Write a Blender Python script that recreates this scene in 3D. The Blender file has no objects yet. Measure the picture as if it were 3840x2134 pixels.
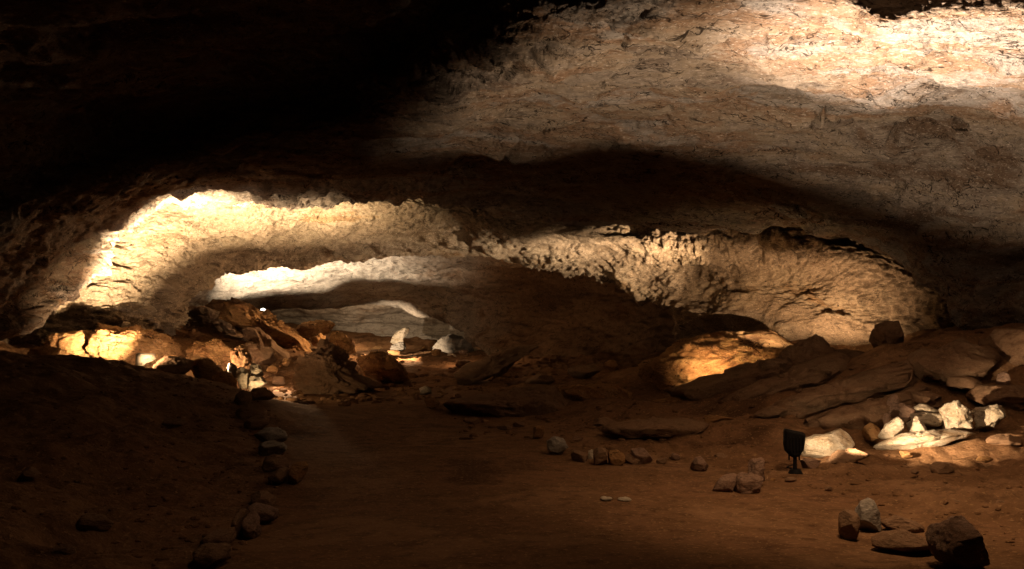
import bpy, bmesh, math, random
import numpy as np
from mathutils import Vector

# ---------------------------------------------------------------- camera, world, exposure
C = bpy.context.scene.collection
scn = bpy.context.scene
F, CX, HY, EYE = 1000.0, 512.0, 310.0, 1.6          # focal length in pixels, centre column, horizon row, eye height
cam_d = bpy.data.cameras.new('camera'); cam = bpy.data.objects.new('camera', cam_d); C.objects.link(cam)
cam.location = (0, 0, EYE); cam.rotation_euler = (math.radians(90), 0, 0)
cam_d.sensor_width = 36; cam_d.lens = 36 * F / 1024; cam_d.shift_y = (HY - 284.5) / 1024
cam_d.clip_start = 0.05; cam_d.clip_end = 300
scn.camera = cam
world = bpy.data.worlds.new('World'); scn.world = world; world.use_nodes = True
bg = world.node_tree.nodes['Background']
bg.inputs['Color'].default_value = (1.0, 0.62, 0.34, 1); bg.inputs['Strength'].default_value = 0.019
scn.view_settings.view_transform = 'Standard'; scn.view_settings.look = 'None'
scn.view_settings.exposure = 0; scn.view_settings.gamma = 1

def P(px, py, Y): return ((px - CX) / F * Y, Y, EYE - (py - HY) / F * Y)
WARM = (1.0, 0.70, 0.40)
def lamp(name, kind, loc, target, watts, color=WARM, size=120, blend=0.5, radius=0.04):
    d = bpy.data.lights.new(name, kind); d.energy = watts; d.color = color
    d.shadow_soft_size = radius
    if kind == 'SPOT': d.spot_size = math.radians(size); d.spot_blend = blend
    o = bpy.data.objects.new(name, d); C.objects.link(o); o.location = loc
    o.rotation_euler = (Vector(target) - Vector(loc)).to_track_quat('-Z', 'Y').to_euler()
    return o
L1 = (2.80, 9.93, 0.32); L2 = P(140, 369, 17.4); L3 = P(800, 351, 17.2); L4 = P(263, 313, 30.3)
lamp('flood_beam', 'SPOT', L1, (4.4, 13.2, 4.9), 1600, (1, .74, .49), 113, 0.35, 0.005)
lamp('flood_core', 'SPOT', L1, (4.3, 10.35, 4.4), 9500, (1, .79, .60), 68, 1.0, 0.005)
lamp('flood_spill', 'SPOT', (3.04, 9.90, 0.30), (5.4, 11.2, 0.46), 1150, (1, .72, .45), 46, 0.9, 0.02)
lamp('flood_side', 'SPOT', (2.98, 9.86, 0.30), P(832, 444, 10.8), 110, (1, .72, .45), 55, 0.9, 0.02)
lamp('arch_fill', 'SPOT', P(215, 374, 17.9), P(220, 262, 25), 520, (1, .70, .48), 110, 0.7, 0.03)
lamp('pocket_beam', 'SPOT', L2, (L2[0] - .5, L2[1] + 2.6, L2[2] + 1.6), 11000, (1, .76, .46), 96, 0.6, 0.005)
lamp('pocket_core', 'SPOT', L2, P(205, 218, 22.8), 22000, (1, .78, .50), 66, 0.9, 0.005)
lamp('pocket_spill', 'SPOT', P(140, 368, 17.2), P(130, 342, 21.5), 1300, (1, .64, .34), 96, 0.8, radius=0.04)
lamp('ridge_beam', 'SPOT', L3, (L3[0] - .3, L3[1] + 2.5, L3[2] + 1.0), 1000, (1, .76, .52), 168, 0.6, radius=0.004)
lamp('ridge_core', 'SPOT', L3, P(560, 248, 22.6), 13000, (1, .80, .56), 46, 1.0, 0.004)
lamp('passage_fill', 'SPOT', P(432, 338, 29.5), P(270, 354, 25), 2600, (1, .62, .32), 80, 0.7, radius=0.05)
lamp('passage_bounce_fill', 'POINT', P(470, 350, 27.0), (0, 0, 0), 60, (1, .60, .32), radius=0.1)  # added fill, stands in for light bounced from the far beam
lamp('ridge_spill', 'SPOT', P(712, 363, 17.05), (4.6, 18.9, .7), 300, (1, .66, .34), 150, 1.0, radius=0.03)
lamp('pocket_side', 'SPOT', P(127, 354, 16.2), P(215, 366, 17.6), 230, (1, .70, .42), 84, 0.8, 0.03)
lamp('cluster_fill', 'SPOT', P(258, 392, 17.35), (-4.0, 18.6, .35), 45, (1, .68, .36), 140, 0.6, 0.02)  # spot added to brighten the pale cluster
lamp('far_beam', 'SPOT', L4, P(292, 270, 32.0), 3600, (1, .80, .58), 140, 0.8, 0.004)
lamp('end_beam', 'POINT', P(345, 318, 40.5), (0, 0, 0), 200, (1, .69, .40), radius=0.02)
lamp('chamber_beam', 'SPOT', P(366, 351, 33.0), P(428, 344, 39), 1500, (1, .76, .52), 66, 0.5, radius=0.02)
lamp('hollow_beam', 'SPOT', P(283, 352, 21.9), (-4.2, 20.0, -.45), 1900, (1, .60, .30), 58, 0.8, radius=0.05)
lamp('added_floor_fill', 'SPOT', (2.5, 6.5, 3.9), (3.1, 8.5, 0), 520, (1, .62, .34), 86, 1.0, radius=0.3)  # added overhead fill for the path, no real lamp hangs there
lamp('added_floor_fill_left', 'SPOT', (-.3, 6.0, 3.9), (-1.2, 8.5, 0), 60, (1, .62, .36), 120, 1.0, radius=0.3)  # second added fill, lifts the left of the floor
scn.cycles.diffuse_bounces = 2

# ---------------------------------------------------------------- noise
def _hash(ix, iy, iz, s):
    h = (ix.astype(np.uint32) * np.uint32(374761393) + iy.astype(np.uint32) * np.uint32(668265263)
         + iz.astype(np.uint32) * np.uint32(2147483647) + np.uint32((s * 974634777) & 0xffffffff))
    h = (h ^ (h >> np.uint32(13))) * np.uint32(1274126177)
    h = (h ^ (h >> np.uint32(16))) * np.uint32(2246822519)
    return h ^ (h >> np.uint32(15))
_G = np.random.RandomState(5).normal(size=(256, 3)); _G /= np.linalg.norm(_G, axis=1)[:, None]
def perlin(p, s=0):
    f = np.floor(p); i = f.astype(np.int64); t = p - f; u = t * t * t * (t * (t * 6 - 15) + 10)
    out = np.zeros(len(p))
    for dx in (0, 1):
        wx = u[:, 0] if dx else 1 - u[:, 0]
        for dy in (0, 1):
            wy = u[:, 1] if dy else 1 - u[:, 1]
            for dz in (0, 1):
                wz = u[:, 2] if dz else 1 - u[:, 2]
                g = _G[(_hash(i[:, 0] + dx, i[:, 1] + dy, i[:, 2] + dz, s) & np.uint32(255)).astype(np.int64)]
                d = t - np.array([dx, dy, dz])
                out += wx * wy * wz * (g * d).sum(1)
    return out * 1.5
def fbm(p, octv=4, s=0, gain=0.5):
    a, o = 1.0, np.zeros(len(p))
    for k in range(octv):
        o += a * perlin(p * (2.03 ** k) + 17.3 * k, s + k); a *= gain
    return o
def ridged(p, octv=3, s=0):
    a, o = 1.0, np.zeros(len(p))
    for k in range(octv):
        o += a * (1 - np.abs(perlin(p * (2.1 ** k) + 9.1 * k, s + k)) * 2.2); a *= 0.5
    return o / 1.75
def stairs(v, step, sharp=6.0):
    q = v / step; f = np.floor(q); t = q - f
    t = 1 / (1 + np.exp(-sharp * 2 * (t - 0.5)))
    return (f + t) * step

# ---------------------------------------------------------------- materials
def rock_mat(name, cols, scale=1.0, bump=0.6, speck=None, pit=0.35, strata=0.35, rough=0.95, fine=1.0, stretch=(1, 1, 2.2), fissure=0.0, side=None):
    m = bpy.data.materials.new(name); m.use_nodes = True
    nt = m.node_tree; N, L = nt.nodes, nt.links
    bs = N['Principled BSDF']; bs.inputs['Roughness'].default_value = rough
    bs.inputs['Specular IOR Level'].default_value = 0.02
    tc = N.new('ShaderNodeTexCoord'); mp = N.new('ShaderNodeMapping')
    mp.inputs['Scale'].default_value = stretch
    L.new(tc.outputs['Object'], mp.inputs['Vector'])
    def noise(sc, det=6, rg=0.6, dist=0.0, vec=mp):
        n = N.new('ShaderNodeTexNoise'); n.inputs['Scale'].default_value = sc * scale
        n.inputs['Detail'].default_value = det; n.inputs['Roughness'].default_value = rg
        n.inputs['Distortion'].default_value = dist
        L.new(vec.outputs[0], n.inputs['Vector']); return n
    n1 = noise(0.55, 8, 0.62, 0.4)
    r = N.new('ShaderNodeValToRGB'); L.new(n1.outputs['Fac'], r.inputs[0])
    e = r.color_ramp.elements; k = len(cols)
    while len(e) < k: e.new(0.5)
    for i, c in enumerate(cols):
        e[i].position = 0.34 + 0.32 * i / (k - 1); e[i].color = (*c, 1)
    col = r.outputs[0]
    def mix(a, bcol, fac, mode='MIX'):
        x = N.new('ShaderNodeMix'); x.data_type = 'RGBA'; x.blend_type = mode
        L.new(a, x.inputs[6]); x.inputs[7].default_value = (*bcol, 1); L.new(fac, x.inputs[0]); return x.outputs[2]
    def ramp(src, a, b, hi=1.0):
        q = N.new('ShaderNodeMapRange'); q.inputs[1].default_value = a; q.inputs[2].default_value = b
        q.inputs[3].default_value = 0; q.inputs[4].default_value = hi; L.new(src, q.inputs[0]); return q.outputs[0]
    n2 = noise(5.0, 8, 0.7)
    col = mix(col, tuple(c * 0.45 for c in cols[0]), ramp(n2.outputs['Fac'], 0.5, 0.72, 0.75))
    n3 = noise(26, 4, 0.7)
    if speck:
        col = mix(col, speck, ramp(n3.outputs['Fac'], 0.56, 0.66, 0.8))
    n5 = noise(11, 5, 0.75)
    col = mix(col, tuple(c * 0.18 for c in cols[0]), ramp(n5.outputs['Fac'], 0.62, 0.70, pit * 2))
    hgt = n2.outputs['Fac']
    if fissure:
        m2 = N.new('ShaderNodeMapping'); m2.inputs['Scale'].default_value = (.7, 2.2, 1.6); L.new(tc.outputs['Object'], m2.inputs['Vector'])
        for sc, wd, lo_ in ((1.3, .012, .50), (3.1, .016, .52), (7.0, .020, .53)):
            nf = noise(sc, 3, .6, .8, m2); ab = N.new('ShaderNodeMath'); ab.operation = 'SUBTRACT'; ab.inputs[1].default_value = .5; L.new(nf.outputs['Fac'], ab.inputs[0])
            a2 = N.new('ShaderNodeMath'); a2.operation = 'ABSOLUTE'; L.new(ab.outputs[0], a2.inputs[0])
            ln = ramp(a2.outputs[0], wd, wd * .25); mk = ramp(noise(sc * .9, 2, .5, 0).outputs['Fac'], lo_, lo_ + .06)
            mu = N.new('ShaderNodeMath'); mu.operation = 'MULTIPLY'; L.new(ln, mu.inputs[0]); L.new(mk, mu.inputs[1])
            m3 = N.new('ShaderNodeMath'); m3.operation = 'MULTIPLY'; m3.inputs[1].default_value = fissure; L.new(mu.outputs[0], m3.inputs[0])
            col = mix(col, tuple(c * 0.12 for c in cols[0]), m3.outputs[0])
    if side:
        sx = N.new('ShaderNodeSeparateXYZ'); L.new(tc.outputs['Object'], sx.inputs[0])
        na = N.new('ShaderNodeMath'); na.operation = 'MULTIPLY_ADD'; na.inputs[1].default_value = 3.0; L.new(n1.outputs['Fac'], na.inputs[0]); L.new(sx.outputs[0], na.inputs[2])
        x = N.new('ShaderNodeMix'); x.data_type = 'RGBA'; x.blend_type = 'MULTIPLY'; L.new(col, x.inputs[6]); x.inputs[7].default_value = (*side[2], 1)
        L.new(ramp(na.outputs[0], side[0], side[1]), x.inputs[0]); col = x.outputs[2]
    L.new(col, bs.inputs['Base Color'])
    b0 = N.new('ShaderNodeBump'); b0.inputs['Strength'].default_value = bump; b0.inputs['Distance'].default_value = 0.12
    L.new(n2.outputs['Fac'], b0.inputs['Height'])
    b1 = N.new('ShaderNodeBump'); b1.inputs['Strength'].default_value = bump * fine; b1.inputs['Distance'].default_value = 0.03
    L.new(n3.outputs['Fac'], b1.inputs['Height']); L.new(b0.outputs[0], b1.inputs['Normal'])
    L.new(b1.outputs[0], bs.inputs['Normal'])
    return m
M_CEIL = rock_mat('pale limestone', [(.115, .078, .055), (.20, .165, .138), (.235, .185, .14), (.18, .115, .075), (.225, .20, .18), (.16, .12, .09)], 1, .9, (.40, .34, .29), .5, fissure=.9, stretch=(.45, 1.2, 2.2))
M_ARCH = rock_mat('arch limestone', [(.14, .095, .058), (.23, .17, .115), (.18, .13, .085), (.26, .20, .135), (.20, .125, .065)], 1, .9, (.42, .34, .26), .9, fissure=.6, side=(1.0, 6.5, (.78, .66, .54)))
GR = [(.18, .155, .125), (.27, .235, .19), (.33, .29, .24), (.22, .17, .125)]
M_GRAY = rock_mat('grey limestone', GR, 1, .6, (.40, .36, .31), .25, fissure=.5)
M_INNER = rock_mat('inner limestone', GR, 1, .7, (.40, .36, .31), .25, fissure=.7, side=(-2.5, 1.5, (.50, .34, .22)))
M_DIRT = rock_mat('orange dirt', [(.095, .05, .025), (.19, .10, .05), (.15, .08, .038), (.22, .122, .062), (.125, .066, .033)], 1, .55, (.30, .18, .09), .2, stretch=(1, 1, 1))
M_CLAY = rock_mat('ochre rock', [(.17, .075, .03), (.32, .16, .065), (.40, .225, .095), (.24, .115, .05), (.34, .19, .09)], 1.1, 1.0, (.48, .32, .16), .6, fissure=.8)
M_DARK = rock_mat('brown rock', [(.16, .09, .05), (.22, .13, .075), (.19, .12, .07), (.25, .16, .09)], 1.3, .6, (.30, .2, .12), .3)
M_PALE = rock_mat('pale rock', [(.30, .18, .095), (.52, .42, .29), (.62, .53, .40), (.42, .28, .16), (.56, .47, .36)], 1.8, .8, (.70, .62, .50), .35, fissure=.6)
M_PINK = rock_mat('pinkish rock', [(.20, .11, .07), (.30, .18, .12), (.35, .23, .16), (.26, .15, .10)], 1.8, .8, (.42, .3, .22), .4, fissure=.6)
MATS = dict(ceil=M_CEIL, arch=M_ARCH, gray=M_GRAY, dirt=M_DIRT, clay=M_CLAY, dark=M_DARK, pale=M_PALE, pink=M_PINK)
def plain(name, col, rough=0.5, metal=0.0, emit=None):
    m = bpy.data.materials.new(name); m.use_nodes = True; nt = m.node_tree; b = nt.nodes['Principled BSDF']
    n = nt.nodes.new('ShaderNodeTexNoise'); n.inputs['Scale'].default_value = 40
    r = nt.nodes.new('ShaderNodeValToRGB'); nt.links.new(n.outputs['Fac'], r.inputs[0])
    r.color_ramp.elements[0].color = (*[c * .8 for c in col], 1); r.color_ramp.elements[1].color = (*col, 1)
    nt.links.new(r.outputs[0], b.inputs['Base Color'])
    b.inputs['Roughness'].default_value = rough; b.inputs['Metallic'].default_value = metal
    if emit: b.inputs['Emission Color'].default_value = (*emit[0], 1); b.inputs['Emission Strength'].default_value = emit[1]
    return m
M_BLACK = plain('black paint', (.008, .007, .006), .7)
for _m in (M_BLACK,): _m.node_tree.nodes['Principled BSDF'].inputs['Specular IOR Level'].default_value = .1
M_GLOW = plain('lamp glass', (.8, .8, .8), .3, 0, ((1, .93, .8), 14))
M_GLASS = plain('flood glass', (.8, .8, .8), .3, 0, ((1, .8, .5), 8))

# ---------------------------------------------------------------- mesh helpers
def link_mesh(name, v, f, mat, parent=None, smooth=True, loc=None):
    me = bpy.data.meshes.new(name)
    v = np.asarray(v, float); f = np.asarray(f, np.int32)
    if loc is not None: v = v - np.asarray(loc)
    me.vertices.add(len(v)); me.vertices.foreach_set('co', v.ravel())
    k = f.shape[1]
    me.loops.add(f.size); me.loops.foreach_set('vertex_index', f.ravel())
    me.polygons.add(len(f)); me.polygons.foreach_set('loop_start', np.arange(len(f), dtype=np.int32) * k)
    me.update(calc_edges=True)
    me.polygons.foreach_set('use_smooth', np.full(len(f), smooth)); me.materials.append(mat)
    o = bpy.data.objects.new(name, me); C.objects.link(o)
    if loc is not None: o.location = loc
    if parent: o.parent = parent
    return o
def struct(o): o['kind'] = 'structure'; return o
def cr(pts, n):
    pts = np.asarray(pts, float)
    t = np.r_[0, np.cumsum(np.linalg.norm(np.diff(pts, axis=0), axis=1) ** 0.7 + 1e-6)]
    T = np.linspace(0, t[-1], n); k = len(pts)
    m = np.zeros_like(pts)
    d = np.diff(pts, axis=0) / np.diff(t)[:, None]
    m[0] = d[0]; m[-1] = d[-1]; m[1:-1] = (d[:-1] + d[1:]) / 2
    i = np.clip(np.searchsorted(t, T, 'right') - 1, 0, k - 2); h = (t[i + 1] - t[i])[:, None]
    s = ((T - t[i])[:, None]) / h
    return ((2*s**3-3*s**2+1)*pts[i] + (s**3-2*s**2+s)*h*m[i] + (-2*s**3+3*s**2)*pts[i+1] + (s**3-s**2)*h*m[i+1])
def grid_faces(nv, nu):
    a = (np.arange(nv - 1)[:, None] * nu + np.arange(nu - 1)[None]).ravel()
    return np.stack([a, a + 1, a + nu + 1, a + nu], 1)
def loft(curves, nu, nv):
    # curves: lists of (px, row, depth) stations on the rock surface -> a dense grid of world points
    rows = [cr(c, nu) for c in curves]
    # keep spacing between curves common to every column so that folds stay clean
    A = np.stack(rows); k = len(rows)
    mean = np.linalg.norm(np.diff(A, axis=0) * np.array([1, 1, 18.0]), axis=2).mean(1)
    t = np.r_[0, np.cumsum(mean ** 0.6)]; T = np.linspace(0, t[-1], nv)
    m = np.zeros_like(A); d = np.diff(A, axis=0) / np.diff(t)[:, None, None]
    m[0] = d[0]; m[-1] = d[-1]; m[1:-1] = (d[:-1] + d[1:]) / 2
    i = np.clip(np.searchsorted(t, T, 'right') - 1, 0, k - 2); h = (t[i + 1] - t[i])[:, None, None]
    s = (T - t[i])[:, None, None] / h
    G = ((2*s**3-3*s**2+1)*A[i] + (s**3-2*s**2+s)*h*m[i] + (-2*s**3+3*s**2)*A[i+1] + (s**3-s**2)*h*m[i+1])
    return G
def px3(G):   # (px,row,depth) grid -> world
    Y = G[..., 2]
    return np.stack([(G[..., 0] - CX) / F * Y, Y, EYE - (G[..., 1] - HY) / F * Y], -1)
def inv(x, y, z):  # world -> (px,row,depth) station, depth kept positive
    return (CX + x / y * F, HY - (z - EYE) / y * F, y)
def normals(G):
    du = np.gradient(G, axis=1); dv = np.gradient(G, axis=0)
    n = np.cross(du, dv); n /= np.linalg.norm(n, axis=2)[..., None] + 1e-9
    return n
def rocky(G, spec, seed=0, eye=(0, 6, 1.5)):
    n = normals(G)
    s = np.sign(((np.array(eye) - G) * n).sum(2).mean()) if eye else -np.sign(n[..., 2].mean())
    n = n * s
    sh = G.shape; p = G.reshape(-1, 3); n = n.reshape(-1, 3)
    d = spec(p, seed)
    return (p + n * d[:, None]).reshape(sh), s

# ---------------------------------------------------------------- cave ceiling and arches (world stations)
def WP(pts):  return [P(*q) for q in pts]
def sheet(name, curves, nu, nv, spec, mat, seed=0, eye=None):
    G = loft(curves, nu, nv)
    G, s = rocky(G, spec, seed, eye)
    print('SHEET', name, s)
    return struct(link_mesh(name, G.reshape(-1, 3), grid_faces(nv, nu), mat))

def pockets(p, items):
    """hollows broken out of the rock: sharp near edge, stepped floor"""
    px = CX + p[:, 0] / p[:, 1] * F; row = HY - (p[:, 2] - EYE) / p[:, 1] * F; o = np.zeros(len(p))
    jit = fbm(p * 3.0, 3, 91) * .35
    for x, y, rx, ry, dep, ang in items:
        dx, dy = px - x, row - y; c, s_ = math.cos(ang), math.sin(ang)
        u, v = (dx * c + dy * s_) / rx, (-dx * s_ + dy * c) / ry
        r = np.sqrt(u * u + v * v) + jit
        o -= dep / (1 + np.exp((r - 1) * 9)) * (.65 + .35 * np.clip(-v * 2, -1, 1))
    return o
HOLES = [(935, 141, 34, 11, .12, .05), (898, 135, 12, 3.5, .5, -.5), (917, 127, 15, 4, .6, -.2), (940, 126, 17, 5, .7, .1), (964, 135, 15, 5, .7, .45), (926, 151, 24, 3.5, .5, 0), (818, 116, 14, 2.5, .35, -.6), (838, 121, 16, 2.5, .35, .45), (1010, 142, 14, 5, .4, 0), (512, 60, 40, 6, .30, -.42), (455, 76, 22, 5, .28, -.2), (787, 228, 26, 7, .4, .05), (528, 228, 20, 7, .3, 0), (868, 205, 18, 6, .3, 0), (757, 43, 9, 4, .2, 0), (620, 149, 10, 3, .12, -.4), (512, 150, 14, 3, .14, -.5)]
def ceil_spec(p, s):
    q = p * np.array([.45, .45, 1.0])
    low = fbm(q, 3, s)
    w = p + 0.35 * np.stack([fbm(p * .7, 2, s + 40), fbm(p * .7 + 7, 2, s + 41), 0 * p[:, 0]], 1)
    mid = fbm(w * np.array([.55, 1.1, 1.6]), 4, s + 3, .42)
    ter = stairs(mid, .30, 6)
    f = fbm(w * np.array([3.5, 6, 7]), 3, s + 20, .6)
    g = fbm(p * 16, 3, s + 25, .7)
    crack = 0
    for k, (sx, sy, t0) in enumerate([(.8, 2.4, .15), (1.9, 4.5, .25), (3.6, 8, .30)]):
        line = np.clip(.045 - np.abs(perlin(w * np.array([sx, sy, 2]), s + 31 + k)), 0, .045) / .045
        crack = crack + line * np.clip(perlin(p * np.array([1.1, 1.4, 1]) * (1 + .6 * k), s + 51 + k) * 4 - t0 * 4, 0, 1) * (.10, .055, .03)[k]
    pit = np.clip(perlin(w * np.array([4, 7, 6]), s + 61) - .52, 0, .3) * .5 * np.clip(fbm(p * .6, 2, s + 62) * 2 + .4, 0, 1)
    rag = np.clip((1 - np.abs(p[:, 1] - (11.2 - .55 * np.clip(p[:, 0], -9, 1.0))) / 1.6), 0, 1)
    damp = 1 - .75 * np.clip(1 - np.abs(p[:, 1] - 9.4) / .6, 0, 1) * np.clip(p[:, 0], 0, 1)
    lip = np.clip((p[:, 1] - 18.6) / 1.2, 0, 1) * np.clip((-p[:, 0] - .5) / 1.5, 0, 1)
    return lip * (.24 * fbm(p * 1.1, 4, s + 81, .6) + .12 * stairs(fbm(p * np.array([1.5, 1.5, 4]), 3, s + 84), .4, 8)) + .13 * low + .20 * ter * damp + .036 * f * damp + .014 * g - 1.7 * crack * damp - pit + rag * .05 * fbm(p * 2.6, 3, s + 71, .6) + pockets(p, HOLES)
def arch_spec(p, s):
    low = fbm(p * .5, 3, s); mid = stairs(fbm(p * np.array([.8, 1.2, 2.2]), 4, s + 3), .25, 6)
    right = np.clip((p[:, 0] + 1.5) / 3, 0, 1)
    corn = np.clip(perlin(p * 8, s + 20), -.1, 1) + .6 * np.clip(perlin(p * 15, s + 21), -.2, 1)
    mask = np.clip(fbm(p * .5, 2, s + 50) * 1.6 + .45 + right * .3 + np.clip((p[:, 0] - 5) / 2, 0, 1), 0.1, 1.3)
    top = np.clip((p[:, 2] - 3.1) / .6, 0, 1)
    fold = .22 * np.sin(p[:, 0] * 1.9 + p[:, 2] * 1.6 + 1.5 * fbm(p * .6, 2, s + 77)) * np.clip((p[:, 0] - 3) / 1.5, 0, 1)
    left = np.clip((-p[:, 0] - 1) / 2, 0, 1)
    crag = .16 * stairs(fbm(p * np.array([.9, 1.2, 3.2]), 4, s + 90, .6), .35, 8) - .12 * np.clip(ridged(p * np.array([.8, 1.5, 2.5]), 3, s + 93) - .55, 0, 1)
    return left * crag + .14 * low + .19 * mid + .09 * corn * mask * (.45 + .75 * np.maximum(right, top)) + fold + .05 * fbm(p * 3.2, 3, s + 80) * (1 - right * .3) + pockets(p, [(720, 256, 14, 6, .4, .6), (757, 249, 8, 9, .4, 0), (238, 205, 8, 7, .4, 0), (322, 218, 4, 3, .3, 0), (150, 262, 7, 3, .2, -.3)])
def far_spec(p, s):
    return .15 * fbm(p * .5, 4, s) + .14 * stairs(fbm(p * np.array([.5, 1, 3]), 4, s + 3), .25, 6) + .03 * fbm(p * 5, 3, s + 9)

ridge = WP([(-420, 420, 9.5), (-200, 330, 12), (0, 225, 14.5), (150, 172, 15.8), (250, 150, 15.6), (350, 122, 14.3), (430, 78, 12.3), (540, 28, 10.6), (610, 10, 10), (700, 12, 9.7), (780, 14, 9.6), (830, 12, 9.5), (885, 34, 9.5), (930, 24, 9.5), (1024, 20, 9.5), (1250, 70, 9.5), (1500, 330, 9.5)])
pre = [(x, y - .22, z + .85 * min(1, max(0, (z - 1) / 3))) for x, y, z in ridge]
pre2 = [(x * 1.0, y - 1.8, z + 1.0 * min(1, max(0, (z - 1) / 3))) for x, y, z in ridge]
ceil_curves = [
    [(-13, -6, -.5), (-11, -6, 2.5), (-8.5, -6, 4.4), (-6, -6, 5.2), (-3, -6, 5.5), (0, -6, 5.6), (2.5, -6, 5.5), (5, -6, 5.3), (7.5, -6, 4.8), (9, -6, 4), (10.5, -6, 3), (11.5, -6, 1.5), (12, -6, -.5)],
    [(-11, 3, -.5), (-10, 3, 2.2), (-8, 3, 4.0), (-6, 3, 4.8), (-3, 3, 5.2), (0, 3, 5.3), (2.5, 3, 5.2), (5, 3, 5.1), (7, 3, 4.7), (8.5, 3, 4), (10, 3, 3), (11, 3, 1.5), (11.5, 3, -.5)],
    pre2, pre, ridge,
    WP([(-380, 420, 10.5), (-180, 340, 13.5), (0, 262, 16.5), (120, 197, 17.6), (250, 172, 17.2), (350, 150, 16.1), (430, 118, 14.2), (560, 70, 12.2), (700, 60, 11.7), (850, 62, 11.4), (1024, 70, 11.1), (1230, 150, 10.7), (1450, 380, 10.8)]),
    WP([(-330, 420, 12), (-150, 350, 15), (10, 300, 18), (95, 228, 19), (190, 191, 19.5), (310, 180, 19.2), (430, 165, 17.8), (560, 140, 16), (700, 138, 15.4), (850, 140, 14.6), (1024, 150, 13.6), (1200, 240, 12.7), (1400, 420, 12)]),
    WP([(-250, 420, 14), (-100, 352, 16), (45, 318, 18.5), (98, 256, 19.6), (140, 219, 20.1), (205, 199, 20.4), (330, 196, 20.6), (430, 198, 20.6), (560, 197, 19.3), (700, 200, 18.2), (850, 207, 16.8), (1010, 250, 15), (1250, 440, 13)]),
    WP([(-200, 420, 15), (-80, 355, 17), (48, 322, 19), (98, 254, 20.1), (138, 216, 20.7), (205, 196, 21.1), (330, 194, 21.3), (425, 198, 21.5), (540, 222, 21.0), (700, 230, 19.6), (850, 240, 17.8), (985, 330, 15.8), (1200, 470, 13.6)]),
]
up = [(x - .1, y + 1.0, z + .9) for x, y, z in ceil_curves[-1]]
up2 = [(x - .1, y + 1.6, z + 3.5) for x, y, z in ceil_curves[-1]]
sheet('cave_ceiling', ceil_curves + [up, up2], 1000, 820, ceil_spec, M_CEIL, 3)

b_curves = [
    WP([(-60, 400, 20.5), (-20, 340, 21), (30, 260, 21.8), (90, 190, 22.3), (200, 160, 23), (300, 150, 23.4), (430, 155, 23.6), (520, 180, 23), (620, 200, 22), (730, 210, 20.8), (840, 215, 19.3), (960, 250, 17.8), (1060, 330, 16.8), (1120, 430, 16)]),
    WP([(10, 380, 20.7), (38, 345, 21), (52, 318, 21.5), (88, 262, 22.2), (165, 212, 22.8), (300, 200, 23), (430, 208, 23.1), (515, 232, 22.3), (620, 240, 21.2), (730, 243, 20.1), (840, 250, 18.7), (925, 285, 17.6), (985, 325, 17), (1010, 400, 16.6)]),
    WP([(85, 385, 21.2), (98, 352, 21.6), (110, 318, 22), (132, 275, 22.6), (190, 236, 23.4), (300, 226, 24), (430, 224, 24), (515, 242, 23.3), (610, 252, 22.2), (700, 265, 21.2), (780, 282, 20.2), (835, 305, 19.2), (868, 335, 18.6), (880, 400, 18.2)]),
    WP([(140, 385, 22.0), (148, 358, 22.5), (152, 336, 22.9), (166, 310, 23.6), (196, 286, 24.8), (240, 268, 26), (330, 259, 26.4), (430, 254, 26), (510, 259, 25.2), (575, 273, 24.3), (632, 291, 23.3), (668, 308, 22.2), (682, 335, 21.4), (700, 400, 20.6)]),
    WP([(150, 390, 23.3), (160, 358, 23.8), (166, 336, 24.2), (180, 308, 24.9), (206, 282, 26), (248, 262, 27.2), (335, 252, 27.6), (430, 246, 27.2), (515, 250, 26.4), (585, 262, 25.5), (645, 280, 24.5), (685, 300, 23.4), (705, 330, 22.6), (722, 400, 21.8)]),
    [(x, y + 2.6, z + 1.6) for x, y, z in WP([(150, 390, 23.3), (160, 358, 23.8), (166, 336, 24.2), (180, 308, 24.9), (206, 282, 26), (248, 262, 27.2), (335, 252, 27.6), (430, 246, 27.2), (515, 250, 26.4), (585, 262, 25.5), (645, 280, 24.5), (685, 300, 23.4), (705, 330, 22.6), (722, 400, 21.8)])],
]
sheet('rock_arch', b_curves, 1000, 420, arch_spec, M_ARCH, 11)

e_curves = [
    WP([(60, 400, 27), (120, 330, 28), (170, 270, 29), (240, 240, 30), (330, 230, 30.5), (430, 232, 30.5), (520, 240, 29.5), (620, 255, 28), (720, 280, 26), (800, 350, 24), (850, 430, 23)]),
    WP([(100, 400, 28), (150, 340, 29), (190, 296, 30.5), (235, 272, 31.8), (330, 264, 32.3), (430, 264, 32), (520, 274, 30.5), (600, 290, 28.6), (660, 320, 26.5), (710, 370, 24.5), (740, 430, 23.5)]),
    WP([(140, 400, 29), (172, 345, 30.5), (200, 306, 32), (255, 293, 33.6), (330, 289, 34.4), (430, 290, 33.8), (500, 300, 32), (555, 322, 30), (590, 350, 28), (620, 390, 25), (640, 430, 23.8)]),
    WP([(175, 400, 31), (195, 350, 32.5), (222, 320, 34.2), (270, 311, 35.8), (330, 306, 36.4), (395, 307, 36.2), (440, 319, 35), (468, 336, 33), (486, 352, 31), (510, 385, 27.5), (535, 425, 25)]),
    WP([(180, 400, 32.5), (202, 350, 34), (230, 318, 35.7), (275, 307, 37.2), (332, 301, 37.8), (398, 302, 37.6), (446, 314, 36.5), (480, 330, 35), (505, 350, 34), (530, 380, 32), (560, 425, 30)]),
    [(x, y + 3, z + 1.8) for x, y, z in WP([(180, 400, 32.5), (202, 350, 34), (230, 318, 35.7), (275, 307, 37.2), (332, 301, 37.8), (398, 302, 37.6), (446, 314, 36.5), (480, 330, 35), (505, 350, 34), (530, 380, 32), (560, 425, 30)])],
]
sheet('inner_rock_arch', e_curves, 700, 320, far_spec, M_INNER, 21)

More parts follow.
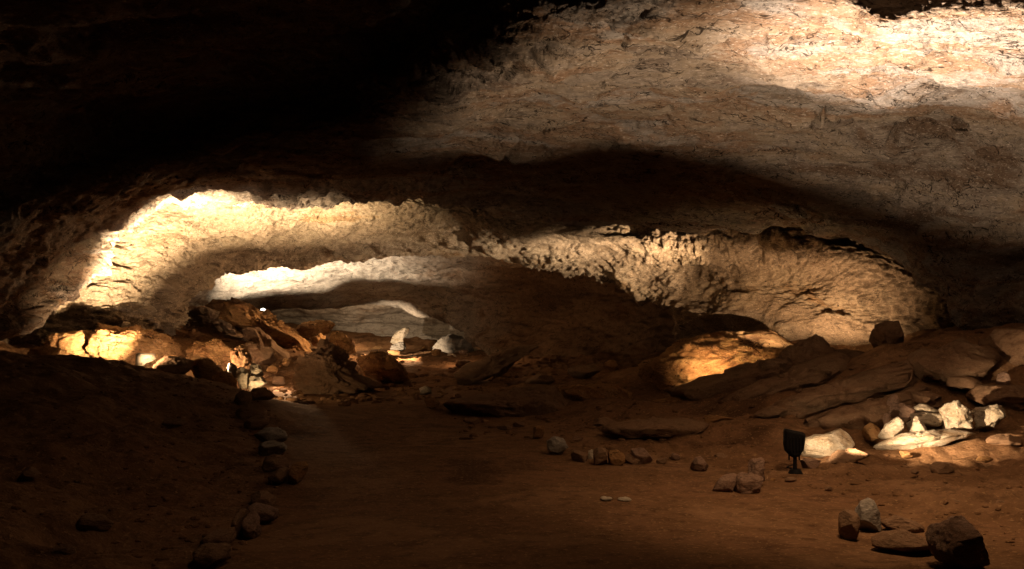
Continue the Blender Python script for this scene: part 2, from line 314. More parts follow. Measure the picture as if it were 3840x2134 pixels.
f_curves = [
    WP([(100, 290, 39), (200, 280, 40), (300, 280, 41), (400, 280, 41), (500, 290, 40), (600, 320, 38)]),
    WP([(120, 320, 40), (210, 305, 41), (300, 303, 42), (400, 304, 42), (500, 315, 41), (600, 345, 39)]),
    WP([(130, 345, 42), (220, 325, 43), (300, 318, 44), (400, 318, 44), (500, 330, 42), (600, 355, 40)]),
    WP([(140, 375, 42), (225, 352, 43), (300, 350, 44), (400, 350, 44), (500, 352, 42), (600, 370, 40)]),
    WP([(150, 400, 38), (230, 385, 40), (300, 380, 41), (400, 380, 41), (500, 385, 39), (600, 400, 36)]),
]
sheet('end_wall', f_curves, 500, 200, far_spec, M_GRAY, 31, (0, 6, 1.5))

# ---------------------------------------------------------------- cave floor
gp = [P(*q) for q in [
    # path
    (250, 540, 6.96), (512, 560, 6.4), (800, 560, 6.4), (400, 470, 10), (600, 470, 10), (512, 440, 12.3), (350, 420, 14.5), (300, 404, 17), (400, 402, 17.2),
    (420, 396, 18.8), (300, 396, 18.8), (285, 440, 12.3), (290, 470, 10), (245, 397, 18.2), (480, 415, 15.2), (530, 430, 13.3), (610, 460, 10.7), (700, 466, 10.3), (790, 473, 9.8), (870, 480, 9.4), (512, 380, 22), (480, 362, 28), (430, 356, 33), (350, 358, 33),
    # left bank, its crest and the hollow behind
    (30, 359, 14), (-60, 345, 13.5), (100, 360, 15), (140, 368, 15.8), (180, 376, 16.5), (0, 520, 6.5), (100, 500, 8), (100, 440, 10), (-150, 450, 7), (180, 440, 11), (0, 420, 10), (-150, 380, 10),
    (60, 382, 17.6), (120, 384, 17.9), (180, 388, 18.6), (60, 350, 21), (120, 346, 21.5), (180, 356, 22), (230, 362, 23), (240, 340, 28), (200, 330, 27), (300, 348, 30), (270, 385, 22), (330, 390, 20.5),
    # right bank and the ridge
    (950, 452, 10.9), (1024, 430, 11.3), (1150, 420, 11), (1024, 520, 7.6), (1150, 520, 7), (1024, 395, 12.6), (1024, 345, 13.6), (900, 345, 14.3), (900, 400, 12.8), (820, 372, 14.4), (740, 395, 14.3), (660, 408, 14.2), (640, 425, 13), (760, 430, 12), (560, 402, 16),
    (640, 402, 16.6), (720, 400, 16.4), (800, 392, 16.4), (860, 370, 16.4), (600, 385, 19), (660, 385, 19), (760, 352, 19.5), (860, 345, 18.3), (620, 370, 23), (560, 368, 25),
    # far chamber
    (300, 350, 40), (400, 350, 40), (480, 352, 38), (360, 352, 36), (450, 354, 34), (220, 330, 36),
]] + [(-3, 0, 0), (3, 0, 0), (0, -6, 0), (8, 0, .6), (-8, 0, 1.0), (8, -6, .6), (-8, -6, 1), (0, 3, 0), (3, 4, 0), (-2, 4, .02), (13, 12, 1.6), (-13, 12, 1.8), (13, 20, 2), (-14, 22, 2), (12, 5, 1.4), (-13, 30, 2), (12, 30, 2), (-10, 44, 1), (8, 44, 1)]
gp = np.array(gp)
def _k(r): return r * r * np.log(r + 1e-6)
_n = len(gp); _D = np.linalg.norm(gp[:, None, :2] - gp[None, :, :2], axis=2)
_A = np.zeros((_n + 3, _n + 3)); _A[:_n, :_n] = _k(_D) + np.eye(_n) * .02
_A[:_n, _n] = 1; _A[:_n, _n + 1:] = gp[:, :2]; _A[_n:, :_n] = _A[:_n, _n:].T
_w = np.linalg.solve(_A, np.r_[gp[:, 2], 0, 0, 0])
def path_edge(y): return np.interp(y, [0, 7, 10, 12.3, 14, 18.8, 25], [-1.6, -1.82, -2.2, -2.8, -3.3, -4.9, -6])
def path_right(y): return np.interp(y, [0, 6.4, 9.4, 10.3, 10.7, 13.3, 16, 25], [3.6, 3.3, 2.6, 1.9, 1.05, .24, -1, -1])
def ground(x, y, detail=True):
    x = np.atleast_1d(x).astype(float); y = np.atleast_1d(y).astype(float); o = np.zeros(len(x))
    for a in range(0, len(x), 40000):
        r = np.sqrt((x[a:a+40000, None] - gp[None, :, 0]) ** 2 + (y[a:a+40000, None] - gp[None, :, 1]) ** 2)
        o[a:a+40000] = _k(r) @ _w[:_n]
    o += _w[_n] + _w[_n + 1] * x + _w[_n + 2] * y
    if detail:
        p = np.stack([x, y, 0 * x], 1)
        off = np.clip(np.maximum(path_edge(y) - x, x - path_right(y)) * .9 + .1, 0, 1)
        off = np.maximum(off, np.clip((y - 20) / 3, 0, 1))
        o += off * (.10 * fbm(p * .9, 4, 60) + .07 * stairs(fbm(p * np.array([1.0, 1.7, 1]), 4, 64), .3, 6)
                    + .020 * fbm(p * 6, 3, 70, .6)) + (.007 * fbm(p * 1.3, 3, 75)) + .0035 * fbm(p * 9, 3, 77)
    return o
ys = np.concatenate([np.linspace(-6, 3, 60, endpoint=False), np.geomspace(3, 47, 760)])
xs = np.concatenate([np.linspace(-15, -9, 90, endpoint=False), np.linspace(-9, 8, 620, endpoint=False), np.linspace(8, 14, 80)])
XX, YY = np.meshgrid(xs, ys)
ZZ = ground(XX.ravel(), YY.ravel())
floor = struct(link_mesh('cave_floor', np.stack([XX.ravel(), YY.ravel(), ZZ], 1), grid_faces(len(ys), len(xs)), M_DIRT))

def hit(px, py, y0=3.0, y1=44.0):
    ysr = np.geomspace(y0, y1, 700); x = (px - CX) / F * ysr; z = EYE - (py - HY) / F * ysr
    g = ground(x, ysr, False); d = np.where(z < g)[0]
    return float(ysr[d[0]]) if len(d) else None

# ---------------------------------------------------------------- rocks
_ico = {}
def ico(sub):
    if sub not in _ico:
        bm = bmesh.new(); bmesh.ops.create_icosphere(bm, subdivisions=sub, radius=1)
        _ico[sub] = (np.array([v.co[:] for v in bm.verts]), np.array([[v.index for v in f.verts] for f in bm.faces])); bm.free()
    return _ico[sub]
def carve(u, rng, n=9, lo=.62, hi=.95):
    p = u.copy()
    for _ in range(n):
        d = rng.normal(size=3); d /= np.linalg.norm(d); c = rng.uniform(lo, hi)
        e = p @ d - c; p -= np.where(e > 0, e, 0)[:, None] * d
    return p
def finish(p, seed, size, rough):
    c = p.mean(0); n = p - c; n /= np.linalg.norm(n, axis=1)[:, None] + 1e-9
    s = 1.0 / size; rough = rough * .8
    d = size * rough * (.10 * fbm(p * s * 1.5, 3, seed) + .07 * stairs(fbm(p * s * np.array([2, 2, 4.]), 3, seed + 5), .3, 7) + .045 * stairs(fbm(p * s * np.array([4.5, 4.5, 8.]), 3, seed + 6), .35, 8) + .03 * fbm(p * s * 10, 3, seed + 8, .65))
    return p + n * d[:, None]
COUNT = [0]
def put(name, v, f, mat, label, cat, group=None):
    base = np.array([(v[:, 0].min() + v[:, 0].max()) / 2, (v[:, 1].min() + v[:, 1].max()) / 2, v[:, 2].min()])
    o = link_mesh(name, v, f, mat, loc=base, smooth=True)
    o['label'] = label; o['category'] = cat
    if group: o['group'] = group
    return o
def outline_rock(name, pts, Y, thick, mat, label, cat='rock', seed=None, sub=5, rough=1.0, lean=0.0, group=None, flat=.75, cuts=7, foot=1.28):
    """a boulder whose front outline has the given corner points at distance Y, with its own depth (thick, in metres)"""
    COUNT[0] += 1; seed = COUNT[0] * 7 if seed is None else seed; rng = np.random.RandomState(seed)
    pts = np.array(pts, float); W = np.array([P(a, b, Y) for a, b in pts])[:, [0, 2]]
    lo, hi = W.min(0), W.max(0); c = (lo + hi) / 2
    # centroid of the outline
    x, y = W[:, 0], W[:, 1]; x1, y1 = np.roll(x, -1), np.roll(y, -1); cr_ = x * y1 - x1 * y
    c = np.array([((x + x1) * cr_).sum(), ((y + y1) * cr_).sum()]) / (3 * cr_.sum())
    u, f = ico(sub)
    u = carve(u, rng, cuts + 5, .70, .96)
    r2 = np.hypot(u[:, 0], u[:, 2]) + 1e-9; r2 /= r2.max(); dx, dz = u[:, 0] / r2, u[:, 2] / r2
    R = np.zeros(len(u))
    for k in range(len(W)):   # furthest crossing of the ray from the centre with each side of the outline
        a, b = W[k] - c, W[(k + 1) % len(W)] - c; e = b - a
        den = dx * e[1] - dz * e[0]; den = np.where(np.abs(den) < 1e-9, 1e-9, den)
        t = (a[0] * e[1] - a[1] * e[0]) / den; s = (a[0] * dz - a[1] * dx) / den
        ok = (t > 0) & (s >= -1e-6) & (s <= 1 + 1e-6); R = np.maximum(R, np.where(ok, t, 0))
    rr = r2 ** flat
    v = np.stack([c[0] + dx * R * rr, Y + u[:, 1] * thick / 2 + lean * dz * R * rr, c[1] + dz * R * rr], 1)
    ctr = np.array([c[0], Y, c[1]]); half = np.array([(hi - lo)[0] / 2, thick / 2, (hi - lo)[1] / 2]); q = (v - ctr) / half
    for _ in range(16):
        d = rng.normal(size=3) * np.array([.8, 1.0, .8]); d[1] = -abs(d[1]); d /= np.linalg.norm(d)
        e = q @ d; lim = e.max() * rng.uniform(.66, .92); e = e - lim; q -= np.where(e > 0, e, 0)[:, None] * d
    v = ctr + q * half
    low = v[:, 2] < ctr[2]; v[low, 2] = ctr[2] + (v[low, 2] - ctr[2]) * foot
    size = math.sqrt(max(1e-4, (hi - lo)[0] * (hi - lo)[1])) / 2
    v = finish(v, seed, size, rough)
    return put(name, v, f, MATS[mat], label, cat, group)
def block_rock(name, px, base, w, h, mat, label, cat='rock', Y=None, depth=None, rz=None, tilt=0, seed=None, sub=4, rough=1.0, group=None, y0=3.0, cuts=11, sink=.15):
    """a broken block: w and h are its size in the photograph's pixels, base the row where it meets the ground"""
    COUNT[0] += 1; seed = COUNT[0] * 13 if seed is None else seed; rng = np.random.RandomState(seed)
    Yb = Y or hit(px, base, y0) or 20; s = Yb / F; W, H = w * s, h * s; D = depth or W * rng.uniform(.6, .95)
    u, f = ico(sub); p = carve(u, rng, cuts + 3, .5, .85)
    p /= np.abs(p).max(0)
    a = rng.uniform(-.5, .5) if rz is None else rz
    p *= np.array([W / 2, D / 2, H / 2 * (1 + sink)])
    ct, st = math.cos(tilt), math.sin(tilt); p = np.stack([p[:, 0] * ct - p[:, 2] * st, p[:, 1], p[:, 0] * st + p[:, 2] * ct], 1)
    ca, sa = math.cos(a), math.sin(a); p = np.stack([p[:, 0] * ca - p[:, 1] * sa, p[:, 0] * sa + p[:, 1] * ca, p[:, 2]], 1)
    g = P(px, base, Yb); p = finish(p, seed, math.sqrt(W * H) / 2, rough)
    p += np.array([g[0], Yb, g[2] - p[:, 2].min() - H * sink])
    return put(name, p, f, MATS[mat], label, cat, group)

# ---------------------------------------------------------------- floodlights
def flood(name, L, cuts, label, group, dist=0.16, wall=0.004, top_baffle=None):
    """small floodlight lying behind rocks, with baffles added to shape its light: base plate, bracket and a curved shield whose top edge cuts the beam"""
    root = bpy.data.objects.new(name, None); C.objects.link(root); root.location = (L[0], L[1], L[2] - .16)
    root['label'] = label; root['category'] = 'floodlight'; root['group'] = group
    bm = bmesh.new(); az = np.radians(np.linspace(cuts[0][0], cuts[-1][0], 60)); el = np.interp(np.degrees(az), [c[0] for c in cuts], [c[1] for c in cuts])
    cs = cr(np.array(cuts, float), 200); el = np.interp(np.degrees(az), cs[:, 0], cs[:, 1])
    for k in range(59):
        q = []
        for j in (k, k + 1):
            for r in (dist, dist + wall):
                for top in (0, 1):
                    zt = dist * math.tan(math.radians(el[j])) if top else -.14
                    q.append(bm.verts.new((math.sin(az[j]) * r, math.cos(az[j]) * r, zt + .16)))
        a0, a1, b0, b1, c0, c1, d0, d1 = q
        for f in ((a0, c0, c1, a1), (b0, b1, d1, d0), (a1, c1, d1, b1)): bm.faces.new(f)
    me = bpy.data.meshes.new('baffle'); bmesh.ops.remove_doubles(bm, verts=bm.verts, dist=1e-5); bm.to_mesh(me); bm.free(); me.materials.append(M_BLACK)
    o = bpy.data.objects.new('baffle', me); C.objects.link(o); o.parent = root  # added piece, top edge set per direction to cut the beam
    bm = bmesh.new(); bmesh.ops.create_cone(bm, cap_ends=True, segments=24, radius1=dist + .02, radius2=dist + .01, depth=.02)
    bmesh.ops.translate(bm, verts=bm.verts, vec=(0, 0, .01)); me = bpy.data.meshes.new('base_plate'); bm.to_mesh(me); bm.free(); me.materials.append(M_BLACK)
    o = bpy.data.objects.new('base_plate', me); C.objects.link(o); o.parent = root
    if top_baffle:
        bm = bmesh.new(); vc = np.array(top_baffle, float); azs = np.radians(np.linspace(top_baffle[0][0], top_baffle[-1][0], 120)); R_ = dist * .97
        rim = [bm.verts.new((math.sin(a) * R_, math.cos(a) * R_, .16 + R_ * math.tan(math.radians(float(np.interp(math.degrees(a), vc[:, 0], vc[:, 1])))))) for a in azs]
        mx = max(v.co.z for v in rim) + .01; top = bm.verts.new((0, 0, mx + .03)); mid = [bm.verts.new((v.co.x, v.co.y, mx)) for v in rim]
        for k in range(119): bm.faces.new((rim[k], rim[k + 1], mid[k + 1], mid[k])); bm.faces.new((mid[k], mid[k + 1], top))
        me = bpy.data.meshes.new('top_baffle'); bm.to_mesh(me); bm.free(); me.materials.append(M_BLACK)
        o = bpy.data.objects.new('top_baffle', me); C.objects.link(o); o.parent = root  # added cap, keeps the beam off the rock above
    return root
flood('baffled_floodlight', L2, [(-70, -6), (-45, -3), (-34, 2), (-25, 12), (-17, 20.5), (-6, 24.2), (12, 23), (34, 20), (48, 16), (80, 11)], 'floodlight with added baffles hidden behind the left bank crest lighting the rock arch', 'floodlights hidden among the rocks', dist=.045, top_baffle=[(-180, -45), (-120, -45), (-110, 2), (-52, 2), (-45, 10), (-36, 40), (-24, 48), (3, 50), (20, 47), (40, 40), (60, 33), (110, 22), (120, -45), (180, -45)])
flood('baffled_floodlight', L3, [(-100, 6), (-60, 7), (-46.6, 8.4), (-38.7, 10.6), (-32, 11.8), (-25.7, 11.3), (-19, 8), (-16, 5.5), (-13, 4.5), (60, 4.5), (100, 3)], 'floodlight with added baffles hidden behind the dark ridge beside the ochre slab', 'floodlights hidden among the rocks', dist=.05, wall=.002,
      top_baffle=[(-180, -45), (-120, -45), (-105, 8), (-60, 10), (-46, 12), (-41, 15), (-34, 23), (-27, 33), (-12, 36), (10, 40), (38, 43), (60, 36), (80, 26), (94, 12), (102, -10), (112, -45), (180, -45)])
flood('baffled_floodlight', L4, [(-80, 4), (-47, 8), (6, 10.6), (18, 12), (30, 16.5), (58, 10.5), (90, 8)], 'small floodlight with an added baffle on the crest of the long fallen slab', 'floodlights hidden among the rocks', dist=.08)

def box_bm(w, d, h, bev=.01, seg=2):
    bm = bmesh.new(); bmesh.ops.create_cube(bm, size=1)
    for v in bm.verts: v.co = Vector((v.co.x * w, v.co.y * d, v.co.z * h))
    bmesh.ops.bevel(bm, geom=bm.edges[:], offset=bev, segments=seg, affect='EDGES'); return bm
def bm_part(name, bm, mat, parent, loc=(0, 0, 0), rot=(0, 0, 0)):
    me = bpy.data.meshes.new(name); bm.to_mesh(me); bm.free(); me.materials.append(mat)
    o = bpy.data.objects.new(name, me); C.objects.link(o); o.parent = parent; o.location = loc; o.rotation_euler = rot
    return o
# the floodlight seen from behind beside the path: tapered housing on a stalk and a round foot
fx, fy = L1[0] - .035, 9.80; gz = float(ground(fx, fy)[0])
fl = bpy.data.objects.new('path_floodlight', None); C.objects.link(fl); fl.location = (fx, fy, gz)
fl['label'] = 'black floodlight on a short stalk seen from behind, aimed at the pile of pale rocks'; fl['category'] = 'floodlight'
bm = bmesh.new()
prof = [(-.095, -.075), (-.105, .0), (-.10, .125), (-.088, .14), (.09, .10), (.106, .082), (.088, -.06), (.045, -.135), (-.03, -.14)]
lo = [bm.verts.new((x, -.035, z)) for x, z in prof]; hi_ = [bm.verts.new((x * .82, -.075, z * .82)) for x, z in prof]; fr = [bm.verts.new((x, .02, z)) for x, z in prof]
n = len(prof)
for i in range(n):
    j = (i + 1) % n; bm.faces.new((lo[i], hi_[i], hi_[j], lo[j])); bm.faces.new((fr[i], lo[i], lo[j], fr[j]))
bm.faces.new(hi_); bmesh.ops.recalc_face_normals(bm, faces=bm.faces); bmesh.ops.bevel(bm, geom=bm.edges[:], offset=.006, segments=2, affect='EDGES')
HZ = L1[2] - gz - .02
bm_part('housing', bm, M_BLACK, fl, (0, 0, HZ))
gb = bmesh.new()
for k in range(5):
    r = bmesh.ops.create_cube(gb, size=1)
    for v in r['verts']: v.co = Vector((v.co.x * .012 - .06 + k * .03, v.co.y * .03 - .085, v.co.z * .13))
bm_part('cooling_fins', gb, M_BLACK, fl, (0, 0, HZ))
bm = bmesh.new(); bmesh.ops.create_cone(bm, cap_ends=True, segments=16, radius1=.022, radius2=.018, depth=HZ - .13)
bm_part('stalk', bm, M_BLACK, fl, (.005, -.01, (HZ - .13) / 2))
bm = bmesh.new(); bmesh.ops.create_cone(bm, cap_ends=True, segments=20, radius1=.075, radius2=.05, depth=.05)
bmesh.ops.bevel(bm, geom=bm.edges[:], offset=.006, segments=2, affect='EDGES')
bm_part('foot', bm, M_BLACK, fl, (.012, 0, .02))
# supply cable trailing behind the stones
cpts = [(.03, .02, .03), (.10, .16, .015), (.02, .32, .012), (.16, .5, .015), (.4, .62, .02), (.8, .75, .05)]
cc = cr(np.array(cpts), 40); bm = bmesh.new(); prev = None
for k in range(40):
    t_ = Vector(cc[min(k + 1, 39)] - cc[max(k - 1, 0)]).normalized(); a_ = t_.cross(Vector((0, 0, 1))).normalized(); b_ = t_.cross(a_)
    ring = [bm.verts.new(Vector(cc[k]) + (a_ * math.cos(q * math.pi / 4) + b_ * math.sin(q * math.pi / 4)) * .007) for q in range(8)]
    if prev:
        for q in range(8): bm.faces.new((prev[q], prev[(q + 1) % 8], ring[(q + 1) % 8], ring[q]))
    prev = ring
bm_part('cable', bm, M_BLACK, fl)
for sx_ in (-1, 1):
    bm = bmesh.new(); r_ = bmesh.ops.create_cube(bm, size=1)
    for v in r_['verts']: v.co = Vector((v.co.x * .008 + sx_ * .05, v.co.y * .03, v.co.z * .12 - .11))
    bm_part('bracket', bm, M_BLACK, fl, (0, 0, HZ))
# visor in front of the lamp: added with its top edge shaped to throw the curved shadow on the ceiling
bm = bmesh.new(); vc = cr(np.array([(-75, 14), (-50, 20), (-28, 26), (-8, 33), (8, 31), (23, 24), (36, 21), (48, 19), (62, 19), (78, 17), (92, 12)], float), 200)
azs = np.radians(np.linspace(-75, 92, 60)); els = np.interp(np.degrees(azs), vc[:, 0], vc[:, 1]); VR = .09
for k in range(59):
    q = [bm.verts.new((math.sin(azs[j]) * r, math.cos(azs[j]) * r, z)) for j in (k, k + 1) for r in (VR, VR + .003) for z in (-.04, VR * math.tan(math.radians(els[j])))]
    a0, a1, b0, b1, c0, c1, d0, d1 = q
    for f in ((a0, c0, c1, a1), (b0, b1, d1, d0), (a1, c1, d1, b1)): bm.faces.new(f)
bmesh.ops.remove_doubles(bm, verts=bm.verts, dist=1e-5)
bm_part('visor', bm, M_BLACK, fl, (L1[0] - fx, L1[1] - fy, L1[2] - gz))
# the far lamp that shows as a white dot
flp = P(263, 311, 30.0); fz = float(ground(flp[0], flp[1])[0])
far = bpy.data.objects.new('bulb_floodlight', None); C.objects.link(far); far.location = (flp[0], flp[1], flp[2] - .3)
far['label'] = 'tiny glaring white lamp at the top of the fallen slab in the far chamber'; far['category'] = 'floodlight'
bm = bmesh.new(); bmesh.ops.create_uvsphere(bm, u_segments=20, v_segments=12, radius=.08); bm_part('bulb', bm, M_GLOW, far, (0, 0, .3))
bm = bmesh.new(); bmesh.ops.create_cone(bm, cap_ends=True, segments=16, radius1=.09, radius2=.05, depth=.24); bm_part('holder', bm, M_BLACK, far, (0, .03, .10))

# ---------------------------------------------------------------- fallen rocks
G1, G2, G3, G4 = 'pale rocks piled in front of the floodlight', 'stones along the left side of the path', 'stones along the right side of the path', 'fallen rocks in the inner chamber'
def R(name, pts, Y, thick, mat, label, group=None, y0=3.0, sink=0, **k):
    if Y is None:
        cx = sum(p[0] for p in pts) / len(pts); base = max(p[1] for p in pts)
        Y = hit(cx, base, y0) or 20
    return outline_rock(name, pts, Y, thick, mat, label, group=group, **k)
# left hollow
R('boulder', [(90,323),(96,324),(107,328),(131,328),(150,333),(165,343),(182,356),(163,366),(134,372),(105,364),(96,345)], 20.4, 2.6, 'clay', 'broad lit ochre mound below the left foot of the rock arch', G4, cat='boulder', cuts=8, rough=2.2, sub=6)
R('rock', [(42,336),(60,333),(85,331),(98,341),(90,350),(76,360),(57,358),(37,350)], 20, 1.6, 'clay', 'jagged ochre rock against the left wall, left of the broad mound', G4, rough=1.7)
R('rock', [(26,353),(41,344),(57,348),(52,358),(33,362)], 17.5, .8, 'clay', 'small lit ochre rock farthest left, low on the dark bank edge', G4, rough=1.7)
R('rock', [(136,353),(154,353),(156,360),(147,363),(141,368),(133,367)], 16.9, .35, 'pale', 'small glaring white block on the crest of the left bank', G4, rough=.5)
R('rock', [(154,366),(160,358),(171,354),(188,359),(196,370),(172,376),(156,375)], 16.6, 1.0, 'dark', 'brown rock just right of the glaring white block', G4, rough=1.7)
R('rock', [(185,357),(202,356),(212,364),(221,372),(225,383),(213,386),(195,376)], 17.3, .9, 'clay', 'leaning ochre slab left of the pale rock cluster', G4, rough=1.7)
R('rock', [(215,374),(226,369),(235,379),(238,391),(222,392)], 17.7, .6, 'clay', 'red brown rock touching the pale rock cluster on its left', G4, rough=1.7)
R('rock', [(234,346),(240,343),(245,348),(252,361),(250,370),(232,370),(230,357)], 19.2, .9, 'clay', 'pointed ochre rock rising behind the pale rock cluster', G4, rough=1.7)
R('rock', [(250,362),(259,365),(264,375),(257,379),(249,374)], 18.1, .35, 'pale', 'upper pale block of the cluster beside the path end', G4, rough=1.7)
R('rock', [(237,368),(247,367),(251,376),(249,386),(239,388),(235,378)], 18.0, .4, 'pale', 'left pale block of the cluster beside the path end', G4, rough=1.7)
R('rock', [(250,376),(262,377),(266,383),(260,390),(248,390)], 17.9, .4, 'pale', 'lower right pale block of the cluster beside the path end', G4, rough=1.7)
R('rock', [(226,362),(234,363),(238,374),(234,378),(228,372)], 18.2, .3, 'gray', 'dull grey oval stone shaded in front of the pointed ochre rock', G4, rough=1.7)
R('boulder', [(176,352),(192,343),(216,340),(230,350),(235,362),(222,372),(200,372),(184,366)], 22, 1.8, 'clay', 'rounded brown boulder behind the leaning ochre slab', G4, cat='boulder', cuts=8, rough=2.2, sub=6)
R('fallen_rock', [(186,303),(195,295),(234,300),(260,310),(272,318),(300,334),(316,343),(314,354),(300,364),(284,356),(262,340),(235,322),(212,308)], 28, 2.6, 'clay', 'long fallen ochre slab sloping down from the left arch', G4, cat='rock slab', rough=2.2, sub=6)
R('fallen_rock', [(233,316),(246,322),(260,330),(272,346),(286,352),(298,363),(280,365),(262,356),(247,342),(236,330)], 25.5, 1.8, 'dark', 'dark slab leaning below the long fallen ochre slab', G4, cat='rock slab', rough=1.8)
R('fallen_rock', [(228,342),(245,341),(272,348),(277,361),(268,366),(246,360)], 23.5, 1.4, 'dark', 'blackish flat slab above the pointed ochre rock', G4, cat='rock slab', rough=1.8)
R('fallen_rock', [(155,352),(152,330),(160,312),(180,302),(215,304),(234,318),(238,335),(230,352),(200,360)], 29.5, 1.5, 'dark', 'dark slab added as the shade of the hollow under the left arch', G4, cat='rock slab', rough=1.8)  # dark body put where there is only a shaded void
R('boulder', [(288,380),(294,363),(306,353),(311,343),(322,340),(336,348),(344,357),(351,366),(357,374),(370,380),(384,383),(378,392),(342,395),(314,394),(291,393)], 19.6, 1.8, 'dark', 'largest dark boulder, domed, standing where the path ends', G4, cat='boulder', cuts=9, rough=1.8, sub=6)
R('rock', [(293,330),(300,323),(310,320),(328,319),(336,325),(328,333),(311,338),(296,335)], 30, 1.3, 'clay', 'brown egg shaped rock high behind the domed dark boulder', G4, rough=1.7)
R('rock', [(307,337),(318,333),(328,335),(323,344),(308,345)], 27.5, .8, 'clay', 'small light ochre rock directly above the domed dark boulder', G4, rough=1.7)
R('rock', [(326,336),(336,330),(354,342),(356,352),(346,358),(334,350)], 26, 1, 'clay', 'ochre rock on the right shoulder of the domed dark boulder', G4, rough=1.7)
R('rock_ledge', [(352,362),(361,349),(383,352),(403,366),(411,379),(397,384),(370,380),(354,372)], 22.5, 1.6, 'clay', 'low ochre ledge right of the domed dark boulder', G4, cat='rock ledge', rough=1.5)
R('rock', [(389,347),(391,339),(396,331),(403,327),(409,325),(409,333),(404,338),(405,346)], 37, .5, 'pale', 'pale shard standing upright before the grey end wall', G4, rough=.5)
R('rock', [(388,350),(394,341),(405,342),(407,350)], 36, .6, 'gray', 'grey lump at the foot of the upright pale shard', G4, rough=1.7)
R('rock', [(402,360),(410,355),(418,354),(419,361),(409,364)], 29.5, .5, 'pale', 'small yellow lit stone on the far rubble', G4, rough=1.7)
R('boulder', [(436,340),(451,328),(458,331),(473,343),(478,352),(448,356),(432,352)], 36, 1.6, 'gray', 'light grey boulder at the right end of the far chamber', G4, cat='boulder', cuts=14, rough=1.0)
for k, (px, b, w, h, m, l) in enumerate([
    (394, 355, 12, 6, 'clay', 'leftmost brown stone in the row of far rubble'), (424, 352, 10, 6, 'clay', 'ochre stone in the far rubble above the small yellow lit stone'),
    (437, 356, 12, 7, 'clay', 'brown stone in the far rubble right of the small yellow lit stone'), (451, 358, 11, 6, 'pale', 'pale stone in the far rubble below the light grey boulder'),
    (463, 355, 12, 6, 'pink', 'pinkish stone in the far rubble below the light grey boulder'), (474, 352, 9, 5, 'pale', 'rightmost pale stone in the row of far rubble'),
    (377, 352, 12, 6, 'clay', 'ochre stone in far rubble above the low ledge'), (350, 364, 9, 5, 'dark', 'dark stone between the domed boulder and the low ledge'),
    (391, 371, 14, 5, 'clay', 'flat stone lying on the low ochre ledge'), (278, 384, 14, 9, 'dark', 'dark stone between the pale cluster and the domed boulder')]):
    block_rock('rock', px, b, w, h, m, l, group=G4, y0=19.5)
R('rock', [(418,386),(425,384),(431,387),(432,393),(421,395)], None, .3, 'pale', 'upper pale stone at the far right corner of the path', G3, y0=16)
R('rock', [(424,399),(432,397),(440,403),(440,409),(426,408)], None, .35, 'clay', 'ochre stone at the far right corner of the path, below the pale one', G3)
# right ridge
R('boulder', [(433,411),(446,401),(470,397),(491,394),(517,387),(535,386),(554,388),(566,403),(579,420),(545,428),(500,424),(460,418)], 15.6, 1.8, 'dark', 'long low dark outcrop bounding the right side of the path', cat='outcrop', cuts=5, rough=1.3, sub=6)
R('boulder', [(553,391),(570,386),(600,385),(625,386),(645,394),(642,414),(604,423),(577,420),(562,405)], 16.4, 1.8, 'clay', 'brown streaked boulder right of the long low dark outcrop', cat='boulder', rough=1.3)
R('rock', [(612,413),(622,405),(634,404),(645,410),(643,421),(616,421)], 15.4, .6, 'dark', 'black lump left of the bright ochre wedge')
R('fallen_rock', [(622,366),(640,360),(659,356),(670,348),(686,341),(737,334),(790,331),(832,332),(817,348),(786,358),(763,362),(750,375),(700,392),(664,402),(654,400),(640,388),(628,377)], 18.3, 1.0, 'clay', 'large lit ochre slab leaning at the foot of the right arch wall', cat='rock slab', rough=1.3, sub=6, lean=1.6)
R('rock', [(642,408),(650,402),(661,398),(675,396),(688,393),(698,400),(690,415),(668,421),(650,417)], 15.4, .9, 'clay', 'bright ochre wedge of rock below the large lit ochre slab')
R('fallen_rock', [(659,396),(664,389),(688,385),(712,374),(740,362),(761,354),(786,352),(812,345),(838,338),(874,336),(892,345),(905,362),(886,390),(810,412),(730,424),(700,416),(690,400)], 15.2, 2.0, 'dark', 'long dark slab rising to the right in front of the large lit ochre slab', cat='rock slab', rough=1.5, sub=6)
R('rock', [(872,342),(878,325),(886,320),(895,321),(905,333),(908,350),(890,358)], 15.6, .9, 'dark', 'dark knob standing on the top of the long dark slab')
R('boulder', [(896,352),(930,342),(968,332),(986,336),(990,350),(965,378),(905,380)], 14.6, 1.6, 'dark', 'dark boulder right of the knob on the long dark slab', cat='boulder')
R('boulder', [(980,335),(1000,329),(1045,324),(1075,345),(1060,380),(1024,392),(1000,380),(978,356)], 13.6, 1.6, 'dark', 'dim brown boulder cut by the right edge of the view', cat='boulder')
R('rock', [(999,372),(1008,371),(1010,380),(1004,390),(999,385)], None, .3, 'pink', 'small pinkish stone below the dim brown boulder')
R('rock', [(452,372),(470,362),(500,352),(538,340),(542,348),(520,362),(490,376),(462,384)], 21, 1.3, 'dark', 'dark striped ledge at the foot of the inner right wall', cat='rock ledge', rough=1.4)
